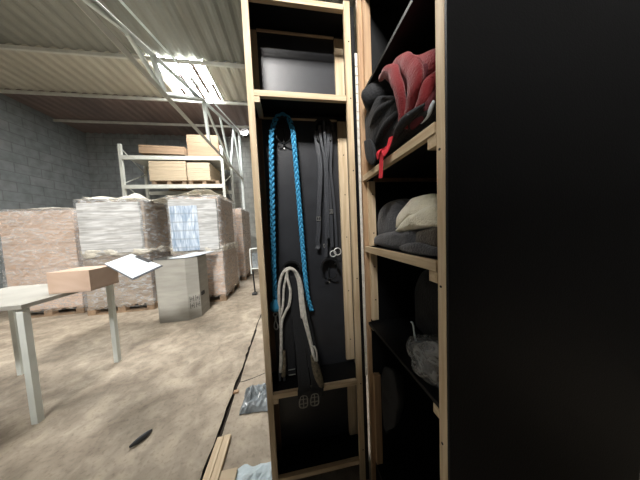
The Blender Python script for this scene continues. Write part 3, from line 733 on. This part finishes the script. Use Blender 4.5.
for u in (279.5, 284):
    part('leather_end', ribbon(bmesh.new(), [U(u, 370, .07), U(u+.4, 381, .062)], .012, .004), 'leather', cr)

gi = thing('black_girth', 'wide black girth hung with its buckled end over the front of the lower shelf', 'girth', (-.3, .05, .5))
gst = []
for dx, e in ((0, 0), (.062, .004)):
    P = [(-.347+dx*.35, .10, 1.115), (-.345+dx*.55, .098, 1.0), (-.338+dx*.75, .085, .86), (-.328+dx*.9, .05, .72), (-.322+dx, .005, .61), (-.325+dx, -.016, .578), (-.327+dx, -.018, .552)]
    gst.append(None); gst[-1] = part('strap', ribbon(bmesh.new(), cat_rom(P, 8), lambda t: .040+.022*min(1, t*1.3), .010, (1, 0, 0)), 'leather_g', gi, bevel=.003)
part('strap', ribbon(bmesh.new(), cat_rom([(-.375, .106, 1.115), (-.38, .106, 1.0), (-.385, .104, .85), (-.387, .10, .72), (-.385, .09, .60)], 8), .052, .006, (1, 0, 0)), 'leather_g', gi)
for x in (-.331, -.278):
    bm = bmesh.new(); zc = .540
    tube(bm, cat_rom([Vector((x+a, -.022, zc+b)) for a, b in ((-.019, 0), (-.017, -.024), (0, -.030), (.017, -.024), (.019, 0), (.017, .024), (0, .030), (-.017, .024))], 3)[:-1], .0028, 6, (0, 1, 0), close=True)
    cyl(bm, (x, -.024, zc-.03), (x, -.024, zc+.03), .0022, 6)
    for dz in (-.010, .012): cyl(bm, (x-.018, -.022, zc+dz), (x+.018, -.022, zc+dz), .0022, 6)
    part('buckle', bm, 'dullsteel', gst[0 if x < -.3 else 1])
for z in (.628, .60):
    part('keeper', cyl(bmesh.new(), (-.398, .082, z), (-.362, .082, z), .0024, 8), 'dullsteel', gi)

# ------------------------------------------------------------------ contents of the deep half
def O(pts, X): return [at(u, v, 0, X) for u, v in pts]
# black jacket / rug lying under the red blanket
bk_ = thing('black_stable_rug', 'rolled black padded rug under the red blanket on the top filled shelf', 'rug', (.15, -.25, zA))
part('body', puff(O([(366, 168), (363, 150), (367, 130), (369, 112), (378, 96), (398, 92), (425, 84), (437, 100), (437, 118), (405, 138), (380, 156)], .04), (-1, 0, 0), .035, .34, amp=.02, sc=9, seed=3, power=.55), 'navy', bk_, smooth=True, subs=1)
rl = cat_rom([(-.004, -.066, 1.882), (.05, -.10, 1.90), (.14, -.13, 1.89), (.3, -.16, 1.85)], 6)
part('roll', tube(bmesh.new(), rl, lambda t: .046+.012*math.sin(PI*t) if t > .02 else .03, 14), 'navy', bk_, smooth=True, subs=1)
for k, (a, b) in enumerate((((370, 128), (398, 98)), ((374, 150), (408, 104)), ((392, 146), (425, 104)))):
    A1, A2 = at(a[0], a[1], 0, .012), at(b[0], b[1], 0, .012)
    part('fold', tube(bmesh.new(), cat_rom([A1, (A1+A2)/2 + Vector((-.012, 0, .012)), A2], 6), lambda t: .004+.012*math.sin(PI*t), 8), 'navy', bk_, smooth=True, subs=1)
part('corner_flap', puff(O([(364, 141), (370, 139), (374, 150), (374, 163), (371, 165), (366, 158)], -.012), (-1, 0, 0), .006, .02, rings=4), 'navy', bk_, smooth=True)
# red fleece blanket: thick folded bands thrown over the heap
rb = thing('red_fleece_blanket', 'red fleece blanket thrown over the black rug on the upper right shelf', 'blanket', (.15, -.3, zA))
def band(pts, X0_, w, th, m='red', nm='fold', dens=8, ws=None):
    P = cat_rom([at(u, v, 0, X) for u, v, X in pts], dens)
    bm = tube(bmesh.new(), P, (lambda t: w*(.45+.55*math.sin(PI*min(1, max(0, .12+t*.8))))), 14, (-1, 0, 0), flat=th)
    jig(bm, .008, 16, len(pts)); return part(nm, bm, m, rb, smooth=True, subs=1)
part('top_layer', puff(O([(385, 77), (391, 67), (402, 58), (418, 54), (441, 50), (443, 72), (425, 92), (412, 118), (402, 128), (399, 105), (394, 88)], .06), (-1, 0, 0), .03, .25, amp=.014, sc=11, seed=8, power=.6), 'red', rb, smooth=True, subs=1)
band([(380, 78, .0), (386, 73, -.004), (394, 74, -.008), (399, 88, -.008), (402, 105, .0), (402, 124, .006)], 0, .019, .8)
band([(393, 67, .03), (404, 62, .015), (414, 70, .01), (415, 88, .01), (409, 112, .012), (404, 128, .014)], 0, .026, .7)
band([(440, 62, .06), (428, 66, .04), (420, 80, .03), (416, 100, .02), (408, 122, .02)], 0, .022, .7, m='darkred')
band([(440, 72, .045), (430, 84, .03), (424, 100, .025), (414, 120, .02)], 0, .022, .7)
band([(441, 86, .04), (432, 100, .03), (424, 114, .025), (412, 128, .02)], 0, .016, .7, m='darkred')
band([(437, 102, .03), (430, 112, .03), (420, 124, .03)], 0, .008, .6, m='paper', nm='pale_lining')
for pts in ([(391, 137, -.012), (387, 150, -.02), (382, 156, -.02), (380.5, 178, -.02)], [(387, 146, -.012), (380, 152, -.02), (377, 157, -.02)]):
    P = cat_rom([at(u, v, 0, X) for u, v, X in pts], 6)
    part('strap', ribbon(bmesh.new(), P, .024, .003, (0, 1, 0)), 'redstrap', rb)
# pads on the middle shelf
sp = loose('round_saddle_pad', puff(O([(375, 243), (374, 226), (381, 210), (393, 201), (408, 199), (420, 210), (425, 235), (400, 246)], .09), (-1, 0, 0), .04, .10, amp=.006, sc=12), 'slate', 'rounded dark saddle pad standing at the left behind the sheepskin', 'saddle pad', (.1, -.1, zBs), smooth=True, subs=1)
sk = thing('sheepskin_pad', 'cream sheepskin pad folded on the middle shelf', 'sheepskin', (.06, -.35, zBs))
part('back_fold', puff(O([(397, 231), (399, 219), (407, 206), (418, 197), (430, 194), (442, 199), (446, 222), (430, 214), (414, 222)], .075), (-1, 0, 0), .03, .14, amp=.008, sc=25, power=.7), 'fleece', sk, smooth=True, subs=1)
part('front_fold', puff(O([(397, 232), (408, 219), (424, 210), (443, 204), (448, 226), (430, 228), (412, 231)], .055), (-1, 0, 0), .03, .10, amp=.008, sc=25, seed=5, power=.6), 'fleece', sk, smooth=True, subs=1)
loose('grey_saddle_pad', puff(O([(373, 244), (376, 236), (388, 232), (404, 231), (418, 232), (421, 240), (416, 249), (392, 249)], .045), (-1, 0, 0), .02, .2, amp=.008, sc=18, power=.6), 'greycloth', 'flat blue-grey saddle pad at the left front of the middle shelf', 'saddle pad', (.1, -.15, zBs), smooth=True, subs=1)
loose('taupe_saddle_pad', puff(O([(416, 238), (420, 230), (436, 226), (446, 226), (447, 249), (430, 250), (418, 247)], .05), (-1, 0, 0), .018, .2, amp=.006, sc=18, power=.6), 'browncloth', 'taupe pad under the sheepskin at the right of the middle shelf', 'saddle pad', (.1, -.4, zBs), smooth=True, subs=1)
loose('folded_cloth', puff(O([(398, 247), (412, 242), (430, 246), (444, 250), (442, 256), (420, 255), (402, 251)], .03), (-1, 0, 0), .012, .15, amp=.005, sc=18, power=.6), 'greycloth', 'thin grey folded cloth along the front edge of the middle shelf', 'cloth', (.08, -.35, zBs), smooth=True, subs=1)
# clear bag on the lower shelf
cb = thing('clear_plastic_bag', 'clear plastic bag of grey things leaning on the lower shelf', 'bag', (.1, -.38, zC))
part('bag_film', puff(O([(409, 340), (416, 335), (430, 338), (441, 346), (446, 372), (440, 392), (428, 384), (419, 374), (417, 358), (410, 349)], .04), (-1, 0, 0), .035, .14, amp=.014, sc=20, seed=4, power=.7), 'film_bag', cb, smooth=False, subs=1)
part('contents', puff(O([(414, 344), (428, 342), (440, 352), (443, 374), (432, 382), (420, 370)], .06), (-1, 0, 0), .03, .08, amp=.012, sc=20), 'greycloth', cb, smooth=True)
part('twist_tie', tube(bmesh.new(), cat_rom([at(411, 322, 0, .03), at(413, 324, 0, .025), at(414.5, 335, 0, .03), at(416, 341, 0, .035)], 5), .003, 6), 'plastic_w', cb)
# something grey in the bottom
loose('grey_cloth_bundle', puff(O([(376, 362), (381, 364), (388, 368), (396, 374), (398, 405), (394, 428), (382, 428), (380, 400), (378, 380)], .07), (-1, 0, 0), .02, .07, amp=.012, sc=15), 'dim', 'dim grey cloth bundle hanging in the bottom compartment below the lower shelf', 'cloth', (.08, -.1, .4), smooth=True, subs=1)
dk = at(432, 277, 0, .2)
loose('black_boot_bag', puff([Vector((.2, -.12, zC)), Vector((.2, -.13, 1.1)), Vector((.2, -.2, 1.17)), Vector((.2, -.33, 1.16)), Vector((.2, -.40, 1.05)), Vector((.2, -.41, zC))], (-1, 0, 0), .06, .15, amp=.01, sc=12), 'navy', 'dark bag standing at the back of the lower shelf', 'bag', (.2, -.27, zC), smooth=True, subs=1)

# keep everything in the deep half inside its boards
for nm, z0 in (('black_stable_rug', zA), ('red_fleece_blanket', zA), ('round_saddle_pad', zBs), ('sheepskin_pad', zBs), ('grey_saddle_pad', zBs), ('taupe_saddle_pad', zBs), ('folded_cloth', zBs), ('clear_plastic_bag', zC), ('black_boot_bag', zC), ('grey_cloth_bundle', .146)):
    r0 = bpy.data.objects[nm]
    for o in [r0]+list(r0.children):
        if o.type != 'MESH': continue
        off = r0.location
        for v in o.data.vertices:
            w = v.co + off
            if w.x > -.004:
                w.y = max(-.486, min(w.y, -.042 if w.x > .004 else -.024)); w.x = min(w.x, .63)
                if o.name.split('.')[0] != 'strap': w.z = max(w.z, z0+.001)
            v.co = w - off

# ------------------------------------------------------------------ light
def area(name, loc, rot, size, power, col=(1, 1, 1), sy=None):
    l = bpy.data.lights.new(name, 'AREA'); l.energy = power; l.color = col; l.size = size
    if sy: l.shape = 'RECTANGLE'; l.size_y = sy
    o = bpy.data.objects.new(name, l); C.objects.link(o); o.location = loc; o.rotation_euler = rot; return o
pl = bpy.data.lights.new('flood_glow', 'POINT'); pl.energy = 420; pl.shadow_soft_size = .08; pl.color = (.95, .98, 1)
o = bpy.data.objects.new('flood_glow', pl); C.objects.link(o); o.location = lp + Vector((0, -.12, 0))
w = bpy.data.worlds.new('world'); SC.world = w; w.use_nodes = True
w.node_tree.nodes['Background'].inputs[0].default_value = (.7, .8, 1, 1); w.node_tree.nodes['Background'].inputs[1].default_value = .3

SC.view_settings.view_transform = 'Standard'; SC.view_settings.look = 'None'; SC.view_settings.gamma = 1
SC.view_settings.exposure = 0.66
SC.cycles.max_bounces = 8; SC.cycles.diffuse_bounces = 5; SC.cycles.transparent_max_bounces = 12
SC.cycles.use_denoising = True
